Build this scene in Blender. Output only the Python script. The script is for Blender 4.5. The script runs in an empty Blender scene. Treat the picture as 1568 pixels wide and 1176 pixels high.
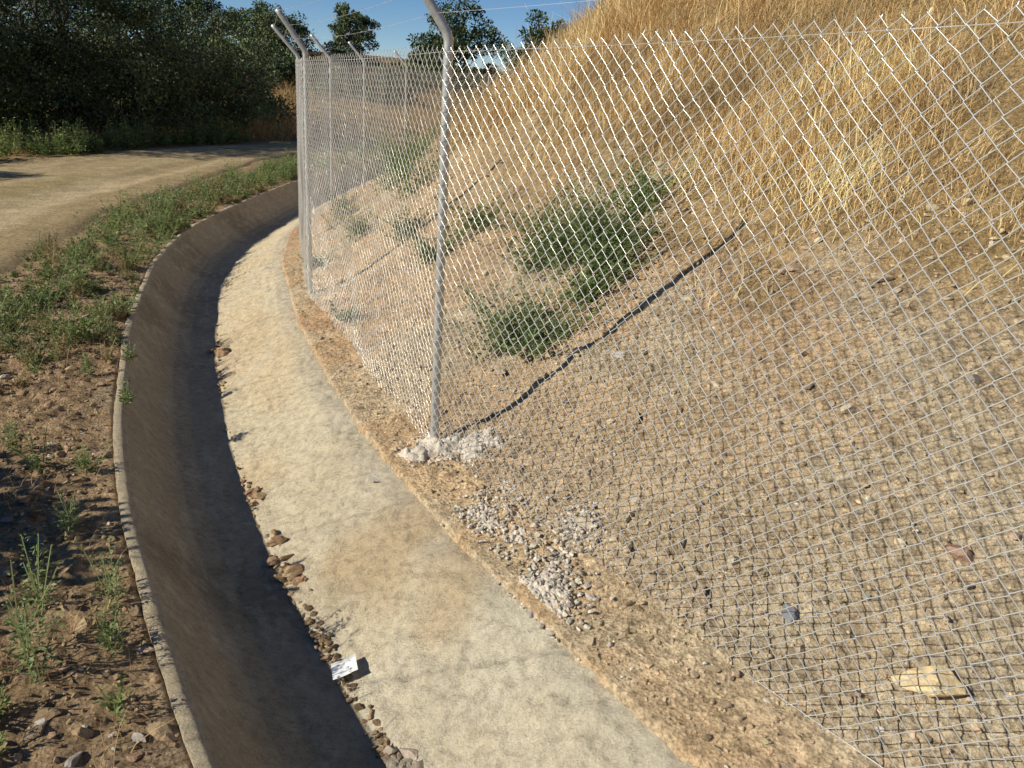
import bpy, math, bmesh
import numpy as np
from mathutils import Matrix, Vector
rng=np.random.default_rng(7)
scene=bpy.context.scene
# ---------------------------------------------------------------- camera
CAMH=1.8
p=math.radians(20); r=math.radians(4)
M=Matrix.Rotation(math.radians(90)-p,4,'X')@Matrix.Rotation(r,4,'Z')
cam=bpy.data.cameras.new('camera'); co=bpy.data.objects.new('camera',cam)
co.matrix_world=Matrix.Translation((0,0,CAMH))@M
cam.sensor_width=36; cam.lens=28.7; cam.clip_start=.05; cam.clip_end=3000
scene.collection.objects.link(co); scene.camera=co
# ---------------------------------------------------------------- light
sd=Vector((.913,.407,-math.tan(math.radians(29)))).normalized()
sun=bpy.data.lights.new('sun','SUN'); sun.energy=5.0; sun.angle=math.radians(.5); sun.color=(1,.93,.78)
so=bpy.data.objects.new('sun',sun); so.rotation_euler=sd.to_track_quat('-Z','Y').to_euler()
so.location=(-20,-10,15); scene.collection.objects.link(so)
w=bpy.data.worlds.new('World'); scene.world=w; w.use_nodes=True
nt=w.node_tree; bg=nt.nodes['Background']; sk=nt.nodes.new('ShaderNodeTexSky'); sk.sky_type='NISHITA'
sk.sun_disc=False; sk.sun_elevation=math.radians(29); sk.sun_rotation=math.atan2(-sd.x,-sd.y)
sk.altitude=2000; sk.air_density=.75; sk.dust_density=0; sk.ozone_density=3.0
hs=nt.nodes.new('ShaderNodeHueSaturation'); hs.inputs['Saturation'].default_value=1.15
nt.links.new(sk.outputs[0],hs.inputs['Color']);nt.links.new(hs.outputs[0],bg.inputs[0]); bg.inputs[1].default_value=.09
scene.view_settings.view_transform='Standard'; scene.view_settings.look='None'; scene.view_settings.exposure=0
# ---------------------------------------------------------------- numpy noise
def _h(ix,iy,s):
    n=(ix.astype(np.int64)*374761393+iy.astype(np.int64)*668265263+s*974634777)&0xffffffff
    n=((n^(n>>13))*1274126177)&0xffffffff
    n=(n^(n>>16))&0xffffffff
    return n/4294967295.0
def vn(x,y,s=0):
    ix=np.floor(x);iy=np.floor(y);fx=x-ix;fy=y-iy
    fx=fx*fx*(3-2*fx);fy=fy*fy*(3-2*fy)
    a=_h(ix,iy,s);b=_h(ix+1,iy,s);c=_h(ix,iy+1,s);d=_h(ix+1,iy+1,s)
    return (a*(1-fx)+b*fx)*(1-fy)+(c*(1-fx)+d*fx)*fy
def fbm(x,y,s=0,o=4):
    v=0;a=.5;t=0
    for i in range(o):
        v=v+a*vn(x,y,s+i*17);t+=a;a*=.5;x,y=x*1.83+y*.87+3.1,y*1.83-x*.87+1.7
    return v/t-.5
def ss(a,b,x):
    k=np.clip((x-a)/(b-a),0,1);return k*k*(3-2*k)
# ---------------------------------------------------------------- channel line
LY=np.array([-60,-20,-6,-3,0,1.77,2.14,2.58,3.14,3.78,4.48,5.59,6.46,7.9,9.49,11.04,12.8,14,17.5,20,25,32,45,60,400])
LX=np.array([44,19,6.6,3.3,.55,-.77,-1.02,-1.3,-1.63,-1.97,-2.3,-2.77,-3.09,-3.58,-3.93,-4.06,-4.1,-4.1,-3.95,-3.6,-2.4,.0,6.5,14,14])
gy=np.arange(-60,400,.1); gx=np.interp(gy,LY,LX)
kern=np.exp(-np.linspace(-2,2,15)**2); kern/=kern.sum()
gx=np.convolve(np.pad(gx,7,mode='edge'),kern,'valid')
gs=np.clip(np.sqrt(1+np.gradient(gx,gy)**2),1,1.5)
def lip(y): return np.interp(y,gy,gx)
def sec(y): return np.interp(y,gy,gs)
def T(x,y): return (x-lip(y))/sec(y)
def X(t,y): return lip(y)+t*sec(y)
CP=np.array([(-.045,-.13),(-.045,-.035),(-.01,-.033),(.015,-.05),(.10,-.17),(.19,-.28),(.26,-.335),(.36,-.360),(.5,-.358),(.572,-.352),(.578,-.347),(.68,-.30),(1.08,-.065),(1.15,-.03),(1.2,-.015),(1.23,-.02),(1.24,-.13)])
rny=np.array([-60,-10,0,6.74,8.27,11.09,14.1,17.7,20.6,25,30,40,60,100])
rnx=np.array([42,9,-.9,-4.5,-4.8,-5.35,-5.6,-5.85,-5.6,-4.0,-1.2,5,18,40])
rfy=np.array([-60,-10,0,8,14.9,18.4,24.6,30,40,60,100])
rfx=np.array([34,2,-6.5,-9.6,-9.5,-8.8,-6.7,-4,2.5,15,37])
def road_in(x,y):
    a=np.interp(y,rny,rnx); b=np.interp(y,rfy,rfx)
    return np.minimum(a-x,x-b)
def base(x,y):
    t=T(x,y)
    S=.66+.16*ss(4,9,y)
    k=(t-1.55)/.16
    up=.16*np.where(k>20,k,np.log1p(np.exp(np.clip(k,-30,20))))
    z=S*np.minimum(up,6)+.42*np.clip(up-6,0,14)+.1*np.clip(up-20,0,60)
    z=z*(1-.55*ss(26,60,y))
    left=np.where(t<-.3,-.05-.06*ss(.3,1.3,-t),-.05)
    z=np.where(t<.6,left,z)
    z=z+1.7*ss(28,75,y)+3*ss(75,200,y)
    z=z+1.5*ss(14,50,-t)*ss(5,30,y)
    return z
def rough(x,y):
    t=T(x,y); rd=road_in(x,y)
    m=np.clip((t-1.20)/.25,0,1)+np.clip((-t-.05)/.2,0,1)
    m=m*(1-.85*ss(-.3,.2,rd))
    big=.08*fbm(x*.9,y*.9,3,3)*ss(2,3.2,t)+.25*fbm(x*.3,y*.3,5,3)*ss(3,6,t)
    mid=.04*fbm(x*3.2,y*3.2,11,3)
    rill=-.02*np.clip(1-np.abs(fbm(y*2.6+.3*t,t*.5,19,2))*14,0,1)*ss(1.5,1.9,t)*ss(3.6,2.6,t)
    cl=fbm(x*11,y*11,23,3); cl2=fbm(x*30,y*30,29,2)
    near=ss(14,6,y)
    fine=(.062*np.abs(cl)+.030*cl2)*(.4+.6*near)*(.6+.8*vn(x*1.7,y*1.7,31))
    return m*(big+mid+rill+fine)
def ground(x,y):
    x=np.asarray(x,float);y=np.asarray(y,float)
    return base(x,y)+rough(x,y)
# ---------------------------------------------------------------- mesh helpers
def mesh_obj(name,V,F,mat,parent=None,smooth=False,col=None,uv=None):
    me=bpy.data.meshes.new(name); V=np.asarray(V,np.float32).reshape(-1,3); F=np.asarray(F,np.int32)
    n,k=F.shape
    me.vertices.add(len(V)); me.vertices.foreach_set('co',V.ravel())
    me.loops.add(n*k); me.loops.foreach_set('vertex_index',F.ravel())
    me.polygons.add(n); me.polygons.foreach_set('loop_start',np.arange(n,dtype=np.int32)*k)
    try: me.polygons.foreach_set('loop_total',np.full(n,k,np.int32))
    except Exception: pass
    me.update(calc_edges=True)
    me.polygons.foreach_set('use_smooth',np.full(n,bool(smooth)))
    if col is not None:
        a=me.color_attributes.new('Col','FLOAT_COLOR','POINT')
        c=np.ones((len(V),4),np.float32); c[:,:3]=col; a.data.foreach_set('color',c.ravel())
    if uv is not None:
        u=me.uv_layers.new(name='UVMap'); u.data.foreach_set('uv',np.asarray(uv,np.float32)[F.ravel()].ravel())
    me.materials.append(mat)
    o=bpy.data.objects.new(name,me); scene.collection.objects.link(o)
    if parent: o.parent=parent
    return o
def empty(name,loc=(0,0,0)):
    e=bpy.data.objects.new(name,None); scene.collection.objects.link(e); e.empty_display_size=.1
    return e
def norm(a): return a/np.maximum(np.linalg.norm(a,axis=-1,keepdims=True),1e-9)
def segs(P,Q,r0,r1,ns=4):
    P=np.asarray(P,float);Q=np.asarray(Q,float);N=len(P)
    r0=np.broadcast_to(r0,(N,));r1=np.broadcast_to(r1,(N,))
    d=norm(Q-P);ref=np.where(np.abs(d[:,2:3])>.9,np.array([[1.,0,0]]),np.array([[0,0,1.]]))
    u=norm(np.cross(d,ref));v=np.cross(d,u)
    a=np.arange(ns)*2*np.pi/ns
    ring=np.cos(a)[None,:,None]*u[:,None]+np.sin(a)[None,:,None]*v[:,None]
    V=np.concatenate([P[:,None]+ring*r0[:,None,None],Q[:,None]+ring*r1[:,None,None]],1)
    i=np.arange(ns);j=(i+1)%ns
    f=np.stack([i,j,j+ns,i+ns],1)
    F=(f[None]+(np.arange(N)*2*ns)[:,None,None]).reshape(-1,4)
    return V.reshape(-1,3),F
def join(parts):
    Vs=[];Fs=[];Cs=[];o=0
    for q in parts:
        Vs.append(q[0]);Fs.append(q[1]+o);o+=len(q[0])
        if len(q)>2: Cs.append(np.broadcast_to(q[2],(len(q[0]),3)))
    return np.concatenate(Vs),np.concatenate(Fs),(np.concatenate(Cs) if Cs else None)
def tube(pts,rad,ns=12,cap=True):
    pts=np.asarray(pts,float);n=len(pts);rad=np.broadcast_to(rad,(n,))
    tg=norm(np.gradient(pts,axis=0));V=[];u=None
    for i in range(n):
        if u is None: u=np.cross(tg[i],[0.3,1,0.1])
        u=u-tg[i]*np.dot(u,tg[i]);u/=np.linalg.norm(u);v=np.cross(tg[i],u)
        a=np.arange(ns)*2*np.pi/ns
        V.append(pts[i]+rad[i]*(np.cos(a)[:,None]*u+np.sin(a)[:,None]*v))
    V=np.concatenate(V);F=[]
    for i in range(n-1):
        for j in range(ns):
            k=(j+1)%ns;F.append((i*ns+j,i*ns+k,(i+1)*ns+k,(i+1)*ns+j))
    if cap:
        V=np.vstack([V,pts[-1]+tg[-1]*rad[-1]*.3]);c=len(V)-1;b=(n-1)*ns
        for j in range(0,ns,2): F.append((b+j,b+(j+1)%ns,b+(j+2)%ns,c))
    return V,np.array(F)
def leaves(C,D,N,L,W,col):
    n=len(C);D=norm(D);S=norm(np.cross(D,N));L=np.broadcast_to(L,(n,))[:,None];W=np.broadcast_to(W,(n,))[:,None]
    N2=np.cross(S,D)
    V=np.stack([C,C+D*L*.45+S*W*.5+N2*W*.12,C+D*L,C+D*L*.45-S*W*.5+N2*W*.12],1).reshape(-1,3)
    F=np.arange(n*4).reshape(-1,4)
    return V,F,np.repeat(col,4,0)
def blades(B,Dx,Hh,lean,W,col,nseg=3):
    n=len(B);Dx=norm(Dx);side=np.stack([-Dx[:,1],Dx[:,0],np.zeros(n)],1)
    ang=rng.uniform(0,np.pi,n)[:,None]
    sd2=side*np.cos(ang)+Dx*np.sin(ang)
    kink=rng.normal(0,.10,(n,3))*Hh[:,None]
    out=[]
    for i in range(nseg+1):
        f=i/nseg
        c=B+np.array([[0,0,1.]])*(Hh*(f-.35*lean*f*f))[:,None]+Dx*(Hh*lean*f**1.7)[:,None]+kink*math.sin(f*2.6)
        ww=(W*(1-.8*f))[:,None]*.5
        out+= [c-sd2*ww,c+sd2*ww]
    V=np.stack(out,1).reshape(-1,3);m=2*(nseg+1)
    f=np.array([(2*i,2*i+1,2*i+3,2*i+2) for i in range(nseg)])
    F=(f[None]+(np.arange(n)*m)[:,None,None]).reshape(-1,4)
    return V,F,np.repeat(col,m,0)
def rcol(base_c,n,v=.25,hv=.08):
    b=np.asarray(base_c,float)[None]*(1+rng.normal(0,v,(n,1)))*(1+rng.normal(0,hv,(n,3)))
    return np.clip(b,.005,.95)
# ---------------------------------------------------------------- materials
def newmat(name):
    m=bpy.data.materials.new(name);m.use_nodes=True
    return m,m.node_tree,m.node_tree.nodes['Principled BSDF']
def N(nt,typ,**k):
    n=nt.nodes.new(typ)
    for a,b in k.items(): setattr(n,a,b)
    return n
def noise(nt,scale,detail=6,rough=.6,vec=None):
    n=N(nt,'ShaderNodeTexNoise');n.inputs['Scale'].default_value=scale;n.inputs['Detail'].default_value=detail;n.inputs['Roughness'].default_value=rough
    if vec: nt.links.new(vec,n.inputs['Vector'])
    return n.outputs['Fac']
def ramp(nt,fac,stops):
    n=N(nt,'ShaderNodeValToRGB');e=n.color_ramp.elements
    while len(e)<len(stops): e.new(.5)
    for i,(q,c) in enumerate(stops):
        e[i].position=q;e[i].color=(*c,1) if len(c)==3 else c
    nt.links.new(fac,n.inputs[0]);return n.outputs[0]
def mix(nt,fac,a,b,bt='MIX'):
    n=N(nt,'ShaderNodeMix',data_type='RGBA',blend_type=bt)
    for s,v in ((0,fac),(6,a),(7,b)):
        if hasattr(v,'is_linked'): nt.links.new(v,n.inputs[s])
        else: n.inputs[s].default_value=v if s==0 else (*v,1)
    return n.outputs[2]
def bump(nt,bs,h,st=.5,dist=.02,prev=None):
    b=N(nt,'ShaderNodeBump');b.inputs['Strength'].default_value=st;b.inputs['Distance'].default_value=dist
    nt.links.new(h,b.inputs['Height'])
    if prev: nt.links.new(prev,b.inputs['Normal'])
    nt.links.new(b.outputs[0],bs.inputs['Normal']);return b.outputs[0]
def wpos(nt): return N(nt,'ShaderNodeNewGeometry').outputs['Position']
def vcol(nt): return N(nt,'ShaderNodeVertexColor',layer_name='Col').outputs[0]
def soilmat(name,scale=1.0,bs=1.0):
    m,t,b=newmat(name);pos=wpos(t);c=vcol(t)
    n1=noise(t,4*scale,5,.65,pos);n2=noise(t,34*scale,6,.78,pos)
    c=mix(t,.8,c,ramp(t,n1,[(.3,(.72,.70,.68)),(.7,(1.3,1.3,1.3))]),'MULTIPLY')
    c=mix(t,.9,c,ramp(t,n2,[(.36,(.46,.43,.39)),(.5,(1.05,1.05,1.05)),(.66,(1.65,1.63,1.57))]),'MULTIPLY')
    v=N(t,'ShaderNodeTexVoronoi');v.inputs['Scale'].default_value=75*scale;t.links.new(pos,v.inputs['Vector'])
    t.links.new(c,b.inputs['Base Color']);b.inputs['Roughness'].default_value=.95;b.inputs['Specular IOR Level'].default_value=.12
    p1=bump(t,b,n2,1.0*bs,.024);bump(t,b,v.outputs['Distance'],.8*bs,.009,p1)
    return m
M_soil=soilmat('soil')
M_road=soilmat('compacted_dirt',1.0,.35)
def leafmat(name,tr=.35,rough=.6):
    m,t,b=newmat(name);c=vcol(t);t.links.new(c,b.inputs['Base Color']);b.inputs['Roughness'].default_value=rough
    b.inputs['Specular IOR Level'].default_value=.3
    if tr>0:
        tl=N(t,'ShaderNodeBsdfTranslucent');t.links.new(c,tl.inputs[0])
        mx=N(t,'ShaderNodeMixShader');mx.inputs[0].default_value=tr
        t.links.new(b.outputs[0],mx.inputs[1]);t.links.new(tl.outputs[0],mx.inputs[2])
        t.links.new(mx.outputs[0],t.nodes['Material Output'].inputs[0])
    return m
M_leaf=leafmat('leaf',.25);M_tree=leafmat('tree_leaf',0,.5);M_straw=leafmat('dry_grass_blade',.15,.5)
def rockmat(name,sc=20,bs=.8):
    m,t,b=newmat(name);pos=wpos(t);c=vcol(t);n=noise(t,sc*2,6,.75,pos)
    c=mix(t,.8,c,ramp(t,n,[(.3,(.62,.60,.57)),(.7,(1.35,1.35,1.35))]),'MULTIPLY')
    t.links.new(c,b.inputs['Base Color']);b.inputs['Roughness'].default_value=.95;b.inputs['Specular IOR Level'].default_value=.15;bump(t,b,n,bs,.01);return m
M_rock=rockmat('stone');M_spill=rockmat('crumbled_concrete',45,1.0)
m,t,b=newmat('bark');n=noise(t,18,6,.7,wpos(t));t.links.new(ramp(t,n,[(.3,(.05,.04,.03)),(.7,(.16,.13,.10))]),b.inputs['Base Color']);b.inputs['Roughness'].default_value=.95;bump(t,b,n,.8,.03);M_bark=m
m,t,b=newmat('galvanized_steel');n=noise(t,30,5,.6,wpos(t));n2=noise(t,4,4,.6,wpos(t))
c=ramp(t,n,[(.3,(.42,.42,.41)),(.7,(.62,.62,.60))]);t.links.new(c,b.inputs['Base Color']);b.inputs['Metallic'].default_value=.5
t.links.new(ramp(t,n2,[(.3,(.32,.32,.32)),(.7,(.5,.5,.5))]),b.inputs['Roughness']);M_galv=m
m,t,b=newmat('galvanized_wire');b.inputs['Base Color'].default_value=(.72,.71,.67,1);b.inputs['Metallic'].default_value=.45;b.inputs['Roughness'].default_value=.28;M_wire=m
m,t,b=newmat('channel_concrete');pos=wpos(t);c=vcol(t)
n1=noise(t,3.2,6,.65,pos);n2=noise(t,24,7,.82,pos);n3=noise(t,120,3,.6,pos)
c=mix(t,.5,c,ramp(t,n1,[(.3,(.85,.82,.78)),(.62,(1.1,1.1,1.1))]),'MULTIPLY')
c=mix(t,.85,c,ramp(t,n2,[(.36,(.70,.67,.61)),(.5,(1.02,1.02,1.02)),(.62,(1.2,1.2,1.19))]),'MULTIPLY')
t.links.new(c,b.inputs['Base Color']);b.inputs['Roughness'].default_value=.8;b.inputs['Specular IOR Level'].default_value=.35
mp=N(t,'ShaderNodeMapping');uvn=N(t,'ShaderNodeUVMap');t.links.new(uvn.outputs[0],mp.inputs[0]);mp.inputs['Scale'].default_value=(17,26,1)
ns=noise(t,1.0,5,.65,mp.outputs[0])
p1=bump(t,b,ns,.9,.026);p2=bump(t,b,n2,1.0,.02,p1);bump(t,b,n3,.8,.006,p2);M_conc=m
# ---------------------------------------------------------------- terrain sheet
def cat(*a): return np.unique(np.round(np.concatenate(a),4))
ty=cat(np.arange(-40,-2,2.),np.arange(-2,1.2,.15),np.arange(1.2,5,.02),np.arange(5,9,.04),np.arange(9,16,.09),np.arange(16,32,.3),np.arange(32,80,1.5),np.arange(80,420,15))
tu=cat(-np.geomspace(20,420,28),-np.arange(6,20,.4),-np.arange(2.4,6,.12),-np.arange(-.0,2.4,.025),[.2,.6,1.0],np.arange(1.15,4.2,.02),np.arange(4.2,9,.08),np.arange(9,20,.4),np.geomspace(20,400,25))
YY,UU=np.meshgrid(ty,tu,indexing='ij')
XX=lip(YY)+UU*sec(YY)
ZZ=ground(XX,YY)
inch=(UU>-.03)&(UU<1.19)
cz=np.interp(UU,CP[1:-1,0],CP[1:-1,1])
ZZ=np.where(inch,cz-.07,ZZ)
def gridF(shape):
    idx=np.arange(shape[0]*shape[1]).reshape(shape)
    return np.stack([idx[:-1,:-1],idx[:-1,1:],idx[1:,1:],idx[1:,:-1]],-1).reshape(-1,4)
f1=fbm(XX*.8,YY*.8,41,4);f2=fbm(XX*2.5,YY*2.5,43,3)
def L(a,b_,k): return a+(b_-a)*k[...,None]
tan=np.array([.54,.39,.235]);orange=np.array([.50,.325,.185]);grey=np.array([.51,.43,.30]);straw=np.array([.48,.34,.165]);brown=np.array([.34,.24,.145])
C=L(tan,orange,ss(.0,.25,f1)*.5+.5*ss(2.0,1.3,UU)*ss(3.4,5,YY)*.8); C=L(C,grey,ss(.0,.2,-f2)*.6)
C=L(C,np.array([.55,.465,.325]),ss(4.2,2.0,YY)*ss(1.2,1.7,UU)*.7)
C=C*(1+.28*ss(1.75,1.35,UU)*ss(1.0,1.2,UU))[...,None]
C=L(C,straw*.75,ss(2.7,3.5,UU+f2*1.2))
C=L(C,brown*1.2,ss(0,.2,-UU))
C=L(C,straw*.8,ss(0,.6,-road_in(XX,YY))*ss(2.2,3.5,-UU))
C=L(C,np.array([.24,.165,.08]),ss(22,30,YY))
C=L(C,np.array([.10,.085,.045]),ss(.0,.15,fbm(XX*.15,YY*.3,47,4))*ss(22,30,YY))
V=np.stack([XX,YY,ZZ],-1).reshape(-1,3)
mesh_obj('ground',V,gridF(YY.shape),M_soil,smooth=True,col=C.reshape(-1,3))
# road
ry=cat(np.arange(-30,2,1.),np.arange(2,16,.15),np.arange(16,60,.5));k=np.linspace(0,1,60)
RY,K=np.meshgrid(ry,k,indexing='ij')
a=np.interp(RY,rny,rnx)+.35*fbm(RY*1.5,RY*0,71,4);b2=np.interp(RY,rfy,rfx)+.5*fbm(RY*1.2,RY*0,73,4)
RX=b2+(a-b2)*K
RZ=base(RX,RY)+.02-.025*np.exp(-((K-.3)/.07)**2)-.025*np.exp(-((K-.7)/.07)**2)+.02*fbm(RX*2,RY*2,75,3)
edge=np.minimum(K,1-K);RZ=RZ-.05*ss(.05,0,edge)+.012
g=fbm(K*14,RY*.25,77,3)
C=L(np.array([.39,.30,.165]),np.array([.50,.395,.24]),ss(-.15,.2,g))
C=L(C,np.array([.28,.205,.12]),ss(.12,.0,edge)*.8)
C=L(C,np.array([.34,.27,.13]),np.exp(-((K-.52)/.08)**2)*.5)
mesh_obj('dirt_road',np.stack([RX,RY,RZ],-1).reshape(-1,3),gridF(RY.shape),M_road,smooth=True,col=C.reshape(-1,3))
# channel
cy=cat(np.arange(-20,1,.5),np.arange(1,5.5,.014),np.arange(5.5,9,.03),np.arange(9,16,.06),np.arange(16,40,.4))
seg=[]
for i in range(len(CP)-1):
    d=np.hypot(*(CP[i+1]-CP[i]));n=max(1,int(d/.015))
    for j in range(n): seg.append(CP[i]+(CP[i+1]-CP[i])*j/n)
seg.append(CP[-1]);sg=np.array(seg)
CT=np.broadcast_to(sg[:,0],(len(cy),len(sg)));CZ=np.broadcast_to(sg[:,1],CT.shape);CY=np.broadcast_to(cy[:,None],CT.shape)
wob=.03*fbm(CY*1.6,CT*0,81,4);top=ss(.95,1.2,CT);lef=ss(.05,-.03,CT);toe=np.exp(-((CT-.575)/.06)**2)
CX=X(CT+wob*(top*1.4-lef*.8)+.014*top*fbm(CY*14,CT*3,82,3)+.012*lef*fbm(CY*12,CT*3,84,3)+.05*toe*fbm(CY*3,CT*0,86,4),CY)
ent=fbm(CT*9,CY*20,83,4)
apn=ss(.58,.66,CT)
ZC=CZ+.02*fbm(CX*2.2,CY*2.2,85,3)+.034*ent*apn+.022*fbm(CX*26,CY*26,87,2)*apn+.003*fbm(CX*20,CY*20,87,2)+.025*top*fbm(CX*5,CY*5,88,3)
jt=0
for yj in (2.62,3.62,5.1,6.7,8.4,10.2):
    yy=CY-(yj-.25*CT+.03*fbm(CT*5,CT*0+yj,89,3));jt=jt+np.exp(-(yy/.009)**2)
ZC=ZC-.008*jt*ss(.6,.68,CT)
conc=np.array([.73,.63,.45]);sand=np.array([.75,.61,.40]);gr=np.array([.66,.59,.455]);ora=np.array([.58,.435,.26])
q=fbm(CX*1.3,CY*1.3,91,4);q2=fbm(CX*6,CY*6,97,4);C=L(sand,conc,ss(-.2,.15,q));C=L(C,gr,ss(.02,.2,fbm(CX*2.6,CY*2.6,93,4))*.35)
C=L(C,np.array([.48,.43,.345]),ss(1.0,1.15,CT+.12*q+.12*q2)*.5)
C=L(C,np.array([.77,.71,.56]),ss(2.6,2.3,CY-.25*CT+.1*q2)*.6)
def blob(x0,y0,rx,ry_,n=1.2):
    d=((CX-x0)/rx)**2+((CY-y0)/ry_)**2+fbm(CX*3.5,CY*3.5,95,5)*n*2.4+q2
    return ss(1.6,-.3,d)
C=L(C,ora,blob(-.50,3.12,.24,.42)*.75);C=L(C,ora,blob(-.18,2.75,.14,.3)*.55);C=L(C,ora*1.1,blob(-2.2,6.1,.35,.6)*.5);C=L(C,ora*1.1,blob(-2.9,8.6,.4,.8)*.4)
C=C*(1-.3*np.clip(jt,0,1)*ss(.55,.65,CT))[...,None]
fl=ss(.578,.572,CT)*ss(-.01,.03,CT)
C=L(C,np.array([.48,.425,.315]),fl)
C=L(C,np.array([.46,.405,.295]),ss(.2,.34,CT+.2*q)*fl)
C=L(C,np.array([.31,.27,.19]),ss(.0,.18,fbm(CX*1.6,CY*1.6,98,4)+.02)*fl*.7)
C=L(C,np.array([.64,.58,.46]),ss(.06,.2,fbm(CT*26,CY*12,99,4))*fl*.45)
C=L(C,np.array([.60,.50,.35]),ss(.02,-.02,CT))
mesh_obj('concrete_drainage_channel',np.stack([CX,CY,ZC],-1).reshape(-1,3),gridF(CT.shape),M_conc,smooth=True,col=C.reshape(-1,3),uv=np.stack([CT,CY],-1).reshape(-1,2))
def chz(t,y): return np.interp(t,sg[1:-1,0],sg[1:-1,1])
# ---------------------------------------------------------------- stones
def ico(sub):
    bm=bmesh.new();bmesh.ops.create_icosphere(bm,subdivisions=sub,radius=1)
    v=np.array([x.co[:] for x in bm.verts]);f=np.array([[q.index for q in x.verts] for x in bm.faces]);bm.free();return v,f
I1=ico(1);I2=ico(2);I3=ico(3)
def rocks(P,R,col,ib=I1,flat=.6,jag=.3,cuts=9):
    v,f=ib;n=len(P);m=len(v)
    V=v[None]*(1+rng.normal(0,jag if m<20 else jag*.4,(n,m,1)))
    if m>20:
        for _ in range(cuts):
            d=norm(rng.normal(0,1,(n,3)));h=rng.uniform(.35,.75,(n,1));pr=np.einsum('nmk,nk->nm',V,d)
            V=V-d[:,None]*np.maximum(pr-h,0)[...,None]
        V=V*1.3
    V=V*(R[:,None]*rng.uniform(.6,1.4,(n,3))*np.array([1,1,flat]))[:,None]
    a=rng.uniform(0,6.28,n);c,s=np.cos(a),np.sin(a)
    V=np.stack([V[...,0]*c[:,None]-V[...,1]*s[:,None],V[...,0]*s[:,None]+V[...,1]*c[:,None],V[...,2]],-1)+P[:,None]
    F=(f[None]+(np.arange(n)*m)[:,None,None]).reshape(-1,3)
    return V.reshape(-1,3),F,np.repeat(col,m,0)
def scat(n,t0,t1,y0,y1,pw=1.0):
    t=rng.uniform(t0,t1,n);y=y0+(y1-y0)*rng.uniform(0,1,n)**pw
    return t,y,X(t,y)
parts=[]
for (n,t0,t1,y0,y1,r0,r1,cc) in [(14000,1.22,3.9,.8,7,.004,.009,(.52,.40,.26)),(3600,1.22,4,.8,8,.007,.019,(.50,.39,.26)),(260,1.6,3.8,1,6,.014,.036,(.48,.40,.28)),
        (6000,-2.2,-.06,1,8,.005,.014,(.38,.27,.165)),(1500,-2.0,-.06,1,7,.01,.030,(.37,.27,.165))]:
    t_,y_,x_=scat(n,t0,t1,y0,y1,1.5);R=rng.uniform(0,1,n)**2.2*(r1-r0)+r0
    cl=rcol(cc,n,.18,.03);k2=rng.uniform(0,1,n)<.08;cl[k2]=rcol((.52,.48,.42),k2.sum(),.25,.02)
    k2=rng.uniform(0,1,n)<.012;cl[k2]=rcol((.38,.28,.22),k2.sum(),.2,.03)
    parts.append(rocks(np.stack([x_,y_,ground(x_,y_)+R*.2],1),R,cl,I1 if r1<.019 else I2))
V,F,C=join(parts);mesh_obj('gravel',V,F,M_rock,col=C)
parts=[]
for (t0,t1,y0,y1,n,a0,a1) in [(.56,.615,1.9,3.3,220,.004,.018),(.565,.60,3.3,4.8,70,.004,.013),(.565,.605,5.0,6.6,50,.006,.022),(.55,.605,1.6,2.3,80,.006,.018)]:
    t_,y_,x_=scat(n,t0,t1,y0,y1);R=rng.uniform(0,1,n)**2*(a1-a0)+a0
    parts.append(rocks(np.stack([x_,y_,chz(t_,y_)+R*.3],1),R,rcol((.30,.215,.135),n,.25,.03),I2))
for (x0,y0,n,a1) in [(-1.32,3.86,12,.038),(-1.12,3.4,8,.042),(-1.0,3.15,26,.035),(-.78,2.75,16,.026),(-2.35,6.1,10,.07),(-.33,2.1,28,.036),(-.25,1.95,26,.034)]:
    t_=.595+rng.normal(0,.022,n);y_=y0+rng.normal(0,.05,n);R=rng.uniform(.25,1,n)*a1*.8
    parts.append(rocks(np.stack([X(t_,y_),y_,chz(t_,y_)+R*.4],1),R,rcol((.38,.26,.155) if y0>2.3 else (.42,.37,.29),n,.2,.03),I2))
V,F,C=join(parts);mesh_obj('dirt_clods',V,F,M_rock,col=C)
def spill(x0,y0,rx,ry_,hh,seed,rot=0):
    g=np.linspace(-1.4,1.4,110);A,B=np.meshgrid(g,g,indexing='ij')
    rr=np.sqrt(A*A+B*B)+1.5*fbm(A*2.6+seed,B*2.6,seed,5)
    c,s=math.cos(rot),math.sin(rot)
    xx=x0+A*rx*c-B*ry_*s;yy=y0+A*rx*s+B*ry_*c
    f=ss(1.1,.3,rr)
    nn=np.abs(fbm(xx*38,yy*38,seed+3,3));n3=fbm(xx*95,yy*95,seed+5,2)
    g0=np.where(T(xx,yy)<1.24,-.02,base(xx,yy)+rough(xx,yy)*.7)
    z=g0-.03+f*(.030+hh*f+.055*nn+.014*n3)
    col=np.array([.72,.65,.55])*(1+.45*fbm(xx*22,yy*22,seed+8,3))[...,None]
    return np.stack([xx,yy,z],-1).reshape(-1,3),gridF(A.shape),col.reshape(-1,3)
sp_=[spill(-.36,3.80,.22,.17,.03,301),spill(-.17,3.74,.18,.15,.015,302),spill(-.08,3.14,.12,.18,.004,303,.5),spill(.19,2.62,.09,.24,.008,304,.5),spill(.31,3.02,.07,.10,.0,305),spill(.08,2.95,.07,.13,.0,306,.4),spill(.0,3.35,.07,.10,.0,307,.4)]
V,F,C=join(sp_);mesh_obj('concrete_spill',V,F,M_spill,smooth=True,col=C)
parts=[]
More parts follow.
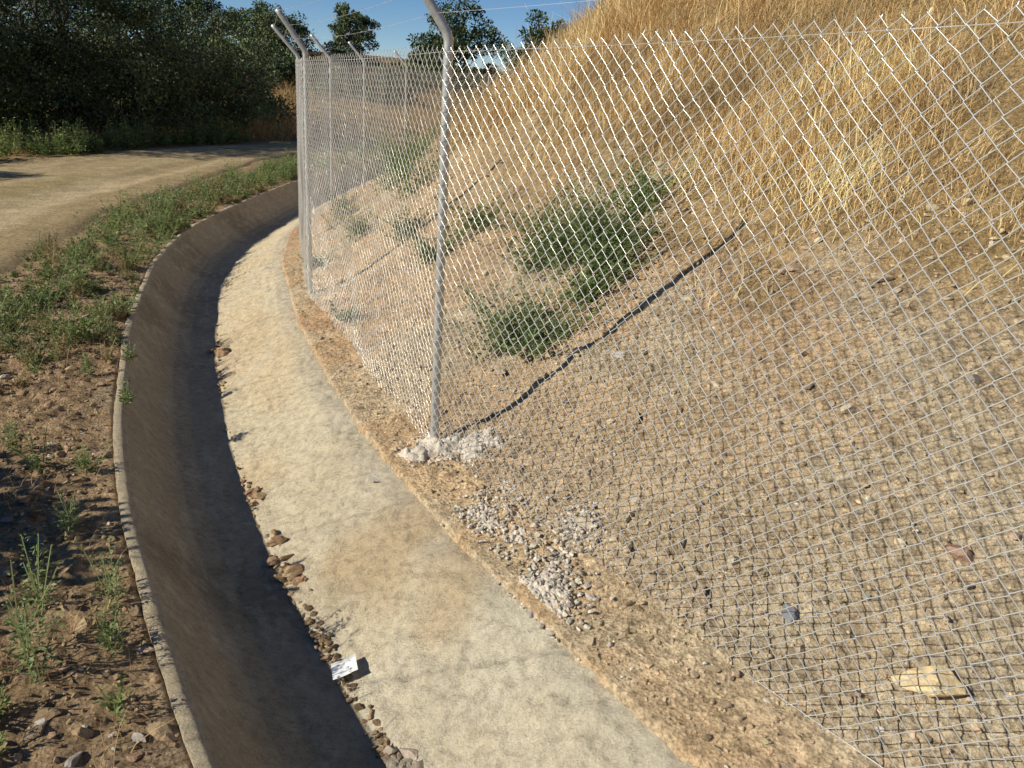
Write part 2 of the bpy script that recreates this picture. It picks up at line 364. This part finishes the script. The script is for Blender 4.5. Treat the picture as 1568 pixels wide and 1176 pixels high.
for (x0,y0,sx,sy,n,a1) in [(-.28,3.78,.26,.18,600,.011),(-.08,3.13,.15,.20,500,.013),(.19,2.62,.12,.28,650,.014),(.32,3.0,.10,.14,260,.013),(.08,2.9,.2,.4,400,.010)]:
    x_=x0+rng.normal(0,sx*.6,n);y_=y0+rng.normal(0,sy*.6,n);k2=T(x_,y_)>1.17;x_=x_[k2];y_=y_[k2];n=len(x_);R=rng.uniform(.2,1,n)**1.7*a1
    z_=np.where(T(x_,y_)<1.24,-.015,ground(x_,y_))
    parts.append(rocks(np.stack([x_,y_,z_+R*.3+.005],1),R,rcol((.63,.57,.48),n,.18,.02),I1,jag=.25))
V,F,C=join(parts);mesh_obj('concrete_rubble',V,F,M_rock,col=C)
def boulder(name,x0,y0,R,sc3,cc,z=0):
    v,f=I3;v=v.copy()
    for _ in range(14):
        d=norm(rng.normal(0,1,3));h=rng.uniform(.35,.7);pr=v@d;v=v-np.maximum(pr-h,0)[:,None]*d
    v=v*(1+.05*rng.normal(0,.3,(len(v),1)))*np.array(sc3)*R*1.4
    return mesh_obj(name,v+np.array([x0,y0,float(ground(x0,y0))+z]),f,M_rock,col=rcol(cc,len(v),.05,.02))
boulder('limestone_rock',1.30,1.98,.08,(1.4,.95,.6),(.78,.62,.36),.04)
boulder('grey_stone',.98,2.35,.03,(1,1,.7),(.24,.25,.27),.008); boulder('grey_stone',.86,2.62,.03,(1.2,.9,.7),(.5,.43,.32),.008);boulder('red_stone',1.5,2.35,.045,(1.2,.9,.6),(.46,.30,.22),.015)
m,t,b=newmat('paper');b.inputs['Base Color'].default_value=(.84,.85,.86,1);b.inputs['Roughness'].default_value=.6
g=np.linspace(-1,1,13);A,B=np.meshgrid(g,g,indexing='ij')
ux,uy=np.array([.95,.3]),np.array([-.3,.95])
cx_,cy_=X(.595,2.52),2.52
PX=cx_+A*.046*ux[0]+B*.050*uy[0];PY=cy_+A*.046*ux[1]+B*.050*uy[1]
PZ=float(chz(.595,2.52))+.036+.004*np.abs(A-.1)+.006*fbm(A*2+5,B*2,3,3)+.018*A-.004*B
mesh_obj('paper_scrap',np.stack([PX,PY,PZ],-1).reshape(-1,3),gridF(A.shape),m,smooth=True)
# ---------------------------------------------------------------- fence
fence=empty('chain_link_fence')
posts=[(3.4,-1.3,.22,2.16),(1.53,1.27,.09,2.055),(-.38,3.85,-.02,1.94),(-1.77,6.76,-.03,1.90),(-2.46,9.1,0,1.90),(-2.68,11.5,.0,1.93),(-2.70,13.9,.0,1.96),(-2.54,17.4,.02,1.98),(-2.0,20.6,.05,2.02),(-1.2,23.6,.08,2.06),(0,26.6,.15,2.15),(1.6,29.4,.3,2.3)]
PA=np.array(posts)
def outdir(i):
    a=PA[max(i-1,0)];b_=PA[min(i+1,len(PA)-1)];d=np.array([b_[0]-a[0],b_[1]-a[1]]);d/=np.linalg.norm(d)
    return np.array([-d[1],d[0]])
tips=[]
for i,(x0,y0,z0,z1) in enumerate(posts):
    o=outdir(i);o3=np.array([o[0],o[1],0])
    if i==3: o3=np.array([-.75,-.3,0])
    if i==2: o3=np.array([-.75,-.2,0])
    pts=[np.array([x0,y0,z0-.15+(z1+.02-z0+.15)*f]) for f in np.linspace(0,1,14)]
    for a in np.linspace(7,40,5):
        q=math.radians(a);pts.append(pts[-1]+.012*(o3*math.sin(q)+np.array([0,0,math.cos(q)])))
    dv=o3*math.sin(math.radians(42))+np.array([0,0,math.cos(math.radians(42))])
    b0=pts[-1].copy()
    for f in (.1,.2,.3,.34): pts.append(b0+dv*f)
    tips.append([b0+dv*f for f in (.08,.2,.33)])
    V,F=tube(pts,.0215,16);mesh_obj('post_%d'%(i+1),V,F,M_galv,fence,smooth=True)
    if i in(2,3):
        tp=[]
        for zt in (.12,.6,1.15,z1-.03):
            a=np.linspace(0,6.3,14);c=np.stack([x0+.025*np.cos(a),y0+.025*np.sin(a),zt+.006*a/6],1);tp.append(segs(c[:-1],c[1:],.002,.002,4))
        V,F,_=join(tp);mesh_obj('wire_ties_%d'%(i+1),V,F,M_wire,fence)
for i in range(len(posts)-1):
    sp=.032 if i<3 else .036
    rw=.0017 if i<2 else (.0014 if i==2 else .001)
    a=PA[i];b_=PA[i+1];Lg=math.hypot(b_[0]-a[0],b_[1]-a[1]);d=np.array([(b_[0]-a[0])/Lg,(b_[1]-a[1])/Lg]);nrm=np.array([-d[1],d[0]])
    nw=int(Lg/sp);s=np.arange(nw)*sp
    nz=int((a[3]-a[2]+.03)/sp)
    j=np.arange(nz+1)
    S,J=np.meshgrid(s,j,indexing='ij');K=np.arange(nw)[:,None]
    alt=((J+K)%2)
    wig=.010*fbm(S*6,J*.25,100+i,2)
    ss_=S+alt*sp*1.06+.0015*rng.normal(0,1,S.shape)+wig
    fr=S/Lg
    zt=a[3]+(b_[3]-a[3])*fr
    zz_=zt-J*sp+.02*fbm(S*2.2,J*.02,107+i,2)+.0015*rng.normal(0,1,S.shape)
    off_=.028+.08*fbm(ss_*1.1+i*9,zz_*1.1,101,3)*np.sin(np.pi*np.clip(fr,0,1))+(alt-.5)*.004
    P3=np.stack([a[0]+d[0]*ss_+nrm[0]*off_,a[1]+d[1]*ss_+nrm[1]*off_,zz_],-1)
    P=P3[:,:-1].reshape(-1,3);Q=P3[:,1:].reshape(-1,3)
    V,F=segs(P,Q,rw,rw,4 if i<4 else 3)
    mesh_obj('mesh_panel_%d'%(i+1),V,F,M_wire,fence,smooth=(i<4))
    tp=P3[::2,0]
    up=tp+np.array([0,0,.007])+rng.normal(0,.003,tp.shape)
    parts=[segs(tp,up,rw,.001,4)]
    for zf in (.01,.985):
        ks=np.linspace(0,1,24);z=(a[3]+(b_[3]-a[3])*ks)*(1-zf)+(a[2]+(b_[2]-a[2])*ks)*zf-.012*np.sin(np.pi*ks)
        c=np.stack([a[0]+d[0]*ks*Lg+nrm[0]*.03,a[1]+d[1]*ks*Lg+nrm[1]*.03,z],1);parts.append(segs(c[:-1],c[1:],.0012,.0012,4))
    V,F,_=join(parts);mesh_obj('tension_wires_%d'%(i+1),V,F,M_wire,fence)
    bw=[]
    for h in range(3):
        A=tips[i][h];B=tips[i+1][h];ks=np.linspace(0,1,60)[:,None];c=A+(B-A)*ks;c[:,2]-=.03*np.sin(np.pi*ks[:,0])
        bw.append(segs(c[:-1],c[1:],.0007,.0007,3))
        nb=int(Lg/.1);kb=np.linspace(.02,.98,nb)[:,None];cb=A+(B-A)*kb;cb[:,2]-=.03*np.sin(np.pi*kb[:,0]);dd=norm(rng.normal(0,1,cb.shape))*.012
        bw.append(segs(cb-dd,cb+dd,.0006,.0005,3))
    V,F,_=join(bw);mesh_obj('barbed_wire_%d'%(i+1),V,F,M_wire,fence)
# ---------------------------------------------------------------- dry grass on the hill
parts=[]
def grass_mass(nc,t0,t1,y0,y1,pw,bl,hmin,hmax,wd,lm=.75,ls=.45,sd_=.08,cc=((.69,.51,.26),(.77,.60,.34),(.54,.35,.155),(.62,.42,.19))):
    t_,y_,x_=scat(nc,t0,t1,y0,y1,pw)
    mask=(t_-3.0+1.7*fbm(x_*.9,y_*.9,111,3))>rng.uniform(-.15,.7,nc)
    mask&=fbm(x_*1.6,y_*1.6,113,3)>-.15+rng.uniform(-.1,.1,nc)
    t_,y_,x_=t_[mask],y_[mask],x_[mask];n=len(t_);nb=bl
    X0=np.repeat(x_,nb)+rng.normal(0,sd_,n*nb);Y0=np.repeat(y_,nb)+rng.normal(0,sd_,n*nb)
    Z0=ground(X0,Y0)-.01
    fl=fbm(x_*1.2,y_*1.2,117,2)*10
    dirc=np.repeat(norm(np.stack([-.35+.9*np.cos(fl)+.6*rng.normal(0,1,n),-.2+.9*np.sin(fl)+.6*rng.normal(0,1,n)],1)),nb,0)+rng.normal(0,.8,(n*nb,2))
    D3=np.concatenate([dirc,np.zeros((n*nb,1))],1)
    hh=np.repeat(rng.uniform(hmin,hmax,n)*(1+1.2*fbm(x_*.8,y_*.8,121,2)),nb)*rng.uniform(.35,1.25,n*nb)
    lean=np.clip(rng.normal(lm,ls,n*nb),.02,1.7)
    dist=np.hypot(X0,Y0);W=(wd+.0006*dist)*rng.uniform(.5,1.4,n*nb)
    pick=rng.integers(0,4,n);tone=1+1.4*fbm(x_*1.3,y_*1.3,119,3);cols=np.array(cc)[np.repeat(pick,nb)]*(1+rng.normal(0,.22,(n*nb,1)))*np.repeat(tone,nb)[:,None]
    return blades(np.stack([X0,Y0,Z0],1),D3,hh,lean,W,np.clip(cols,.02,.9))
parts.append(grass_mass(5000,2.6,8,.5,9,1.2,21,.10,.36,.0018))
parts.append(grass_mass(1000,2.6,8,.5,10,1.2,6,.35,.65,.0016,.5,.35,.1))
parts.append(grass_mass(3800,2.6,12,8,26,1.2,15,.18,.42,.003))
parts.append(grass_mass(900,6,14,0,14,1,14,.2,.42,.003))
V,F,C=join(parts);mesh_obj('dry_hill_grass',V,F,M_straw,col=C)
def tufts(name,xs,ys,nb,h0,h1,cc,wd=.008,lean0=.35,mat=None,sp=.15):
    n=len(xs);X0=np.repeat(xs,nb)+rng.normal(0,sp,n*nb);Y0=np.repeat(ys,nb)+rng.normal(0,sp,n*nb);Z0=ground(X0,Y0)-.02
    D3=np.concatenate([rng.normal(0,1,(n*nb,2)),np.zeros((n*nb,1))],1)
    hh=np.repeat(rng.uniform(h0,h1,n),nb)*rng.uniform(.5,1.2,n*nb)
    return blades(np.stack([X0,Y0,Z0],1),D3,hh,np.abs(rng.normal(lean0,.2,n*nb)),wd*rng.uniform(.6,1.3,n*nb),rcol(cc,n*nb,.2))
ys=rng.uniform(9,45,1500);xs=np.interp(ys,rfy,rfx)-.9-rng.uniform(0,1,1500)**1.5*9
ys2=rng.uniform(24,75,2200);xs2=-ys2*rng.uniform(.0,.36,2200)
k2=road_in(xs2,ys2)<-.2;xs2=xs2[k2];ys2=ys2[k2];k3=T(xs2,ys2)<-.2;xs2=xs2[k3];ys2=ys2[k3]
V,F,C=join([tufts('',xs,ys,14,.2,.6,(.56,.39,.18),.014),tufts('',xs2,ys2,14,.3,.8,(.42,.28,.12),.03,.5,None,.5)])
mesh_obj('dry_field_grass',V,F,M_straw,col=C)
# ---------------------------------------------------------------- weeds
def weed(x0,y0,h,spread,ns,nl,lsz,cc):
    parts=[]
    az=rng.uniform(0,6.28,ns);hh=h*rng.uniform(.5,1.1,ns);sp=spread*rng.uniform(.2,1,ns)
    bx=x0+rng.normal(0,spread*.15,ns);by=y0+rng.normal(0,spread*.15,ns);bz=ground(bx,by)-.01
    def pt(I,f):
        xx=bx[I]+np.cos(az[I])*sp[I]*f**1.3;yy=by[I]+np.sin(az[I])*sp[I]*f**1.3
        zz=np.maximum(bz[I]+hh[I]*f,base(xx,yy)+.02*f+hh[I]*f*.45)
        return np.stack([xx,yy,zz],-1)
    I=np.arange(ns);Ps=[pt(I,f) for f in np.linspace(0,1,5)]
    for a,b_ in zip(Ps[:-1],Ps[1:]):
        v,f=segs(a,b_,.0025,.0018,3);parts.append((v,f,np.array([cc])*1.3))
    I=np.repeat(np.arange(ns),nl);f=rng.uniform(.1,1.02,ns*nl)
    c=pt(I,f)
    a=rng.uniform(0,6.28,len(c));br=(1-f*.75)*h*.2*rng.uniform(0,1,len(c))
    c=c+np.stack([np.cos(a)*br,np.sin(a)*br,br*.5],1)
    D=np.stack([np.cos(a),np.sin(a),rng.uniform(-.2,.9,len(c))],1);Nn=norm(np.array([0,0,1.])+rng.normal(0,.5,D.shape))
    L_=lsz*(1.15-.6*f)*rng.uniform(.6,1.3,len(c))
    parts.append(leaves(c,D,Nn,L_,L_*.45,rcol(cc,len(c),.25,.06)))
    return join(parts)
G1=(.20,.26,.085);G2=(.22,.27,.11);G3=(.15,.20,.07);GB=(.32,.26,.12)
W=[]
n=850
t_,y_,x_=scat(n,-1.25,-.06,1.6,19,1.1)
for a,b_,tv in zip(x_,y_,t_):
    if b_<4.2 and rng.uniform()<.65: continue
    if fbm(np.array(a*1.5),np.array(b_*1.5),131,2)<-.10: continue
    h=rng.uniform(.05,.2)*(1.35 if b_>8 else 1)
    W.append(weed(a,b_,h,h*.7,int(rng.integers(4,9)),20 if b_<9 else 13,.026 if b_<9 else .045,[G1,G2,G3,GB,GB][rng.integers(5)]))
for _ in range(180):
    b_=rng.uniform(5,22);a=X(rng.uniform(-1.0,-.08),b_);W.append(weed(a,b_,rng.uniform(.2,.42)*(.8 if b_<8 else 1),.18,6,22,.045,[G1,G2][rng.integers(2)]))
V,F,C=join(W);mesh_obj('verge_weeds',V,F,M_leaf,col=C)
for (a,b_,h) in [(-1.52,2.18,.40),(-1.38,2.45,.30),(-1.62,2.42,.28),(-1.25,2.2,.18),(-1.75,2.9,.2),(-2.4,3.6,.2),(-1.72,2.0,.38),(-2.2,4.3,.16),(-2.6,4.7,.2),(-2.75,5.3,.22),(-2.5,5.0,.14),(-1.42,2.05,.34)]:
    V,F,C=weed(a,b_,h,h*.3,6,30,.026,G2);mesh_obj('weed_plant',V,F,M_leaf,col=C)
ys=rng.uniform(1.7,6,260);xs=X(rng.uniform(-1.2,-.08,260),ys)
V,F,C=tufts('',xs,ys,8,.05,.18,(.50,.34,.17),.003,.6,None,.03);mesh_obj('dry_twigs',V,F,M_straw,col=C)
GS=(.17,.235,.085)
for (x0,y0,h,s,nst) in [(.10,5.35,.42,.54,40),(.48,5.05,.46,.52,44),(.72,5.3,.36,.44,28),(.3,5.15,.44,.42,28),(.5,4.75,.34,.4,28),(-.05,4.6,.34,.40,36),(.15,4.4,.26,.34,24),(.36,4.65,.3,.36,22),(-.72,6.3,.28,.38,20),(-1.1,8.3,.38,.5,24),(-1.5,9.3,.45,.55,26),(-1.75,11,.5,.65,26),(-.35,6.4,.3,.38,18),(-1.05,7.2,.26,.34,16),(-1.9,13,.5,.7,28),(-1.4,10,.45,.55,24),(-1.65,8.0,.26,.36,16),(-1.95,7.6,.16,.2,8),(-1.3,5.9,.13,.16,8),(-2.1,9.5,.35,.4,18)]:
    V,F,C=weed(x0,y0,h,s,nst,40,.038,GS);mesh_obj('hillside_weed',V,F,M_leaf,col=C)
W=[]
for _ in range(230):
    y0=rng.uniform(11,23);x0=np.interp(y0,rfy,rfx)-rng.uniform(.1,1.3);W.append(weed(x0,y0,rng.uniform(.2,.7),.22,6,20,.08,G1))
V,F,C=join(W);mesh_obj('roadside_weeds',V,F,M_leaf,col=C)
# ---------------------------------------------------------------- trees
def tree(name,x0,y0,h,rad,nl,lsz,cc,low=.12,clumps=60,trunks=2,skirt=0,crs=1.0):
    e=empty(name);z0=float(ground(x0,y0))-.05
    cl=[]
    while len(cl)<clumps:
        q=rng.uniform(-1,1,3);l=np.linalg.norm(q)
        if l<1 and l>.35*rng.uniform(0,1): cl.append(q)
    cl=np.array(cl);cz=(low+1)/2*h;hz=(1-low)/2*h
    cl[:,:2]*=(1-.25*np.clip(cl[:,2:3],0,1))
    cc3=np.array([x0,y0,z0+cz])+cl*np.array([rad,rad,hz])*rng.uniform(.8,1.08,(clumps,1))
    if skirt:
        a=rng.uniform(0,6.28,skirt);rr=rad*rng.uniform(.5,1.05,skirt)
        cc3=np.vstack([cc3,np.stack([x0+rr*np.cos(a),y0+rr*np.sin(a),z0+rng.uniform(.12,.28,skirt)*h],1)])
    nc=len(cc3)
    cr=rng.uniform(.13,.27,nc)*rad*crs
    I=rng.integers(0,nc,nl);d=norm(rng.normal(0,1,(nl,3)));rr=rng.uniform(0,1,nl)**.5
    c=cc3[I]+d*(cr[I]*rr)[:,None]*np.array([1.15,1.15,.75])
    c[:,2]=np.maximum(c[:,2],z0+.1+rng.uniform(0,.3,nl))
    tone=(.6+.8*rng.uniform(0,1,nc))[I][:,None]
    D=norm(d+rng.normal(0,.8,d.shape)+[0,0,.2]);Nn=norm(rng.normal(0,1,d.shape)+[0,0,.6])
    L_=lsz*rng.uniform(.6,1.4,nl)
    V,F,C=leaves(c,D,Nn,L_,L_*.55,rcol(cc,nl,.2,.06)*tone)
    mesh_obj('crown',V,F,M_tree,e,col=C)
    parts=[]
    for k_ in range(trunks):
        bs=np.array([x0+rng.normal(0,.12*trunks),y0+rng.normal(0,.12*trunks),z0]);mid=np.array([x0+rng.normal(0,rad*.2),y0+rng.normal(0,rad*.2),z0+h*.4])
        kk_=np.linspace(0,1,9)[:,None];pth=bs+(mid-bs)*kk_+.05*h*.3*np.sin(kk_*5)*rng.normal(0,1,3)
        parts.append(tube(pth,np.linspace(.03*h*.5,.016*h*.8,9),8,False))
        e0=pth[-1]
        for q in rng.choice(clumps,min(clumps,12),replace=False):
            tg=cc3[q];k3=np.linspace(0,1,6)[:,None];pp=e0+(tg-e0)*k3+np.array([0,0,.06*h])*np.sin(k3*np.pi)*rng.uniform(-.6,1)+rng.normal(0,.02*h,(6,3))*np.sin(k3*np.pi)
            parts.append(tube(pp,np.linspace(.010*h,.002*h,6),5,False))
    V,F,_=join([(a,b_) for a,b_ in parts]);mesh_obj('trunk_and_limbs',V,F,M_bark,e,smooth=True)
OK=(.065,.092,.034);OL=(.12,.155,.065)
for (x0,y0,h,rad,nl,c) in [(-13.6,17.6,5.6,2.6,26000,OK),(-12.0,20.5,5.4,2.6,24000,OK),(-10.2,21.8,3.7,2.0,22000,OL),(-9.2,24.2,3.3,1.8,20000,OL),(-15.5,22.5,7,3,22000,OK),(-12.6,26.5,4.6,2.6,18000,OK),(-10.3,29,3.6,1.9,14000,OL),(-17.5,28,8,3.2,16000,OK),(-11.3,19.6,2.6,1.5,12000,OK)]:
    tree('oak_tree',x0,y0,h,rad,nl,.085,c,.05,70,2,30)
tree('oak_tree',-15.5,10.0,4.6,2.0,9000,.12,OK,.25,50,1)
tree('oak_tree',-15.0,7.6,4.2,1.8,8000,.12,OK,.25,50,1)
for (x0,y0,h,rad,c) in [(-12.6,60,5.0,1.9,OL),(-4.5,52,5.8,2.9,OK),(.6,40,4.8,2.2,OK),(-17,58,4.2,2.6,OL),(-24,60,5,3,OK),(-20.5,64,4,2.6,OL),(3.5,46,4.5,2.5,OK),(-32,60,6,3.5,OK),(-9,75,3,2,OL),(-7.2,44,1.3,1.4,OK),(-10.5,47,1.5,1.6,OL),(-8.6,56,1.6,1.8,OK),(-14,50,1.8,1.9,OK)]:
    tree('distant_oak_tree',x0,y0,h,rad,14000 if h>2 else 2500,.16 if h>2 else .2,c,.08,60,1,14)
tree('shadow_caster_shrub',-3.95,2.0,1.22,1.0,24000,.085,OL,.0,80,2,16,1.35)  # unseen shrub, added out of view to cast shade on the near left bank
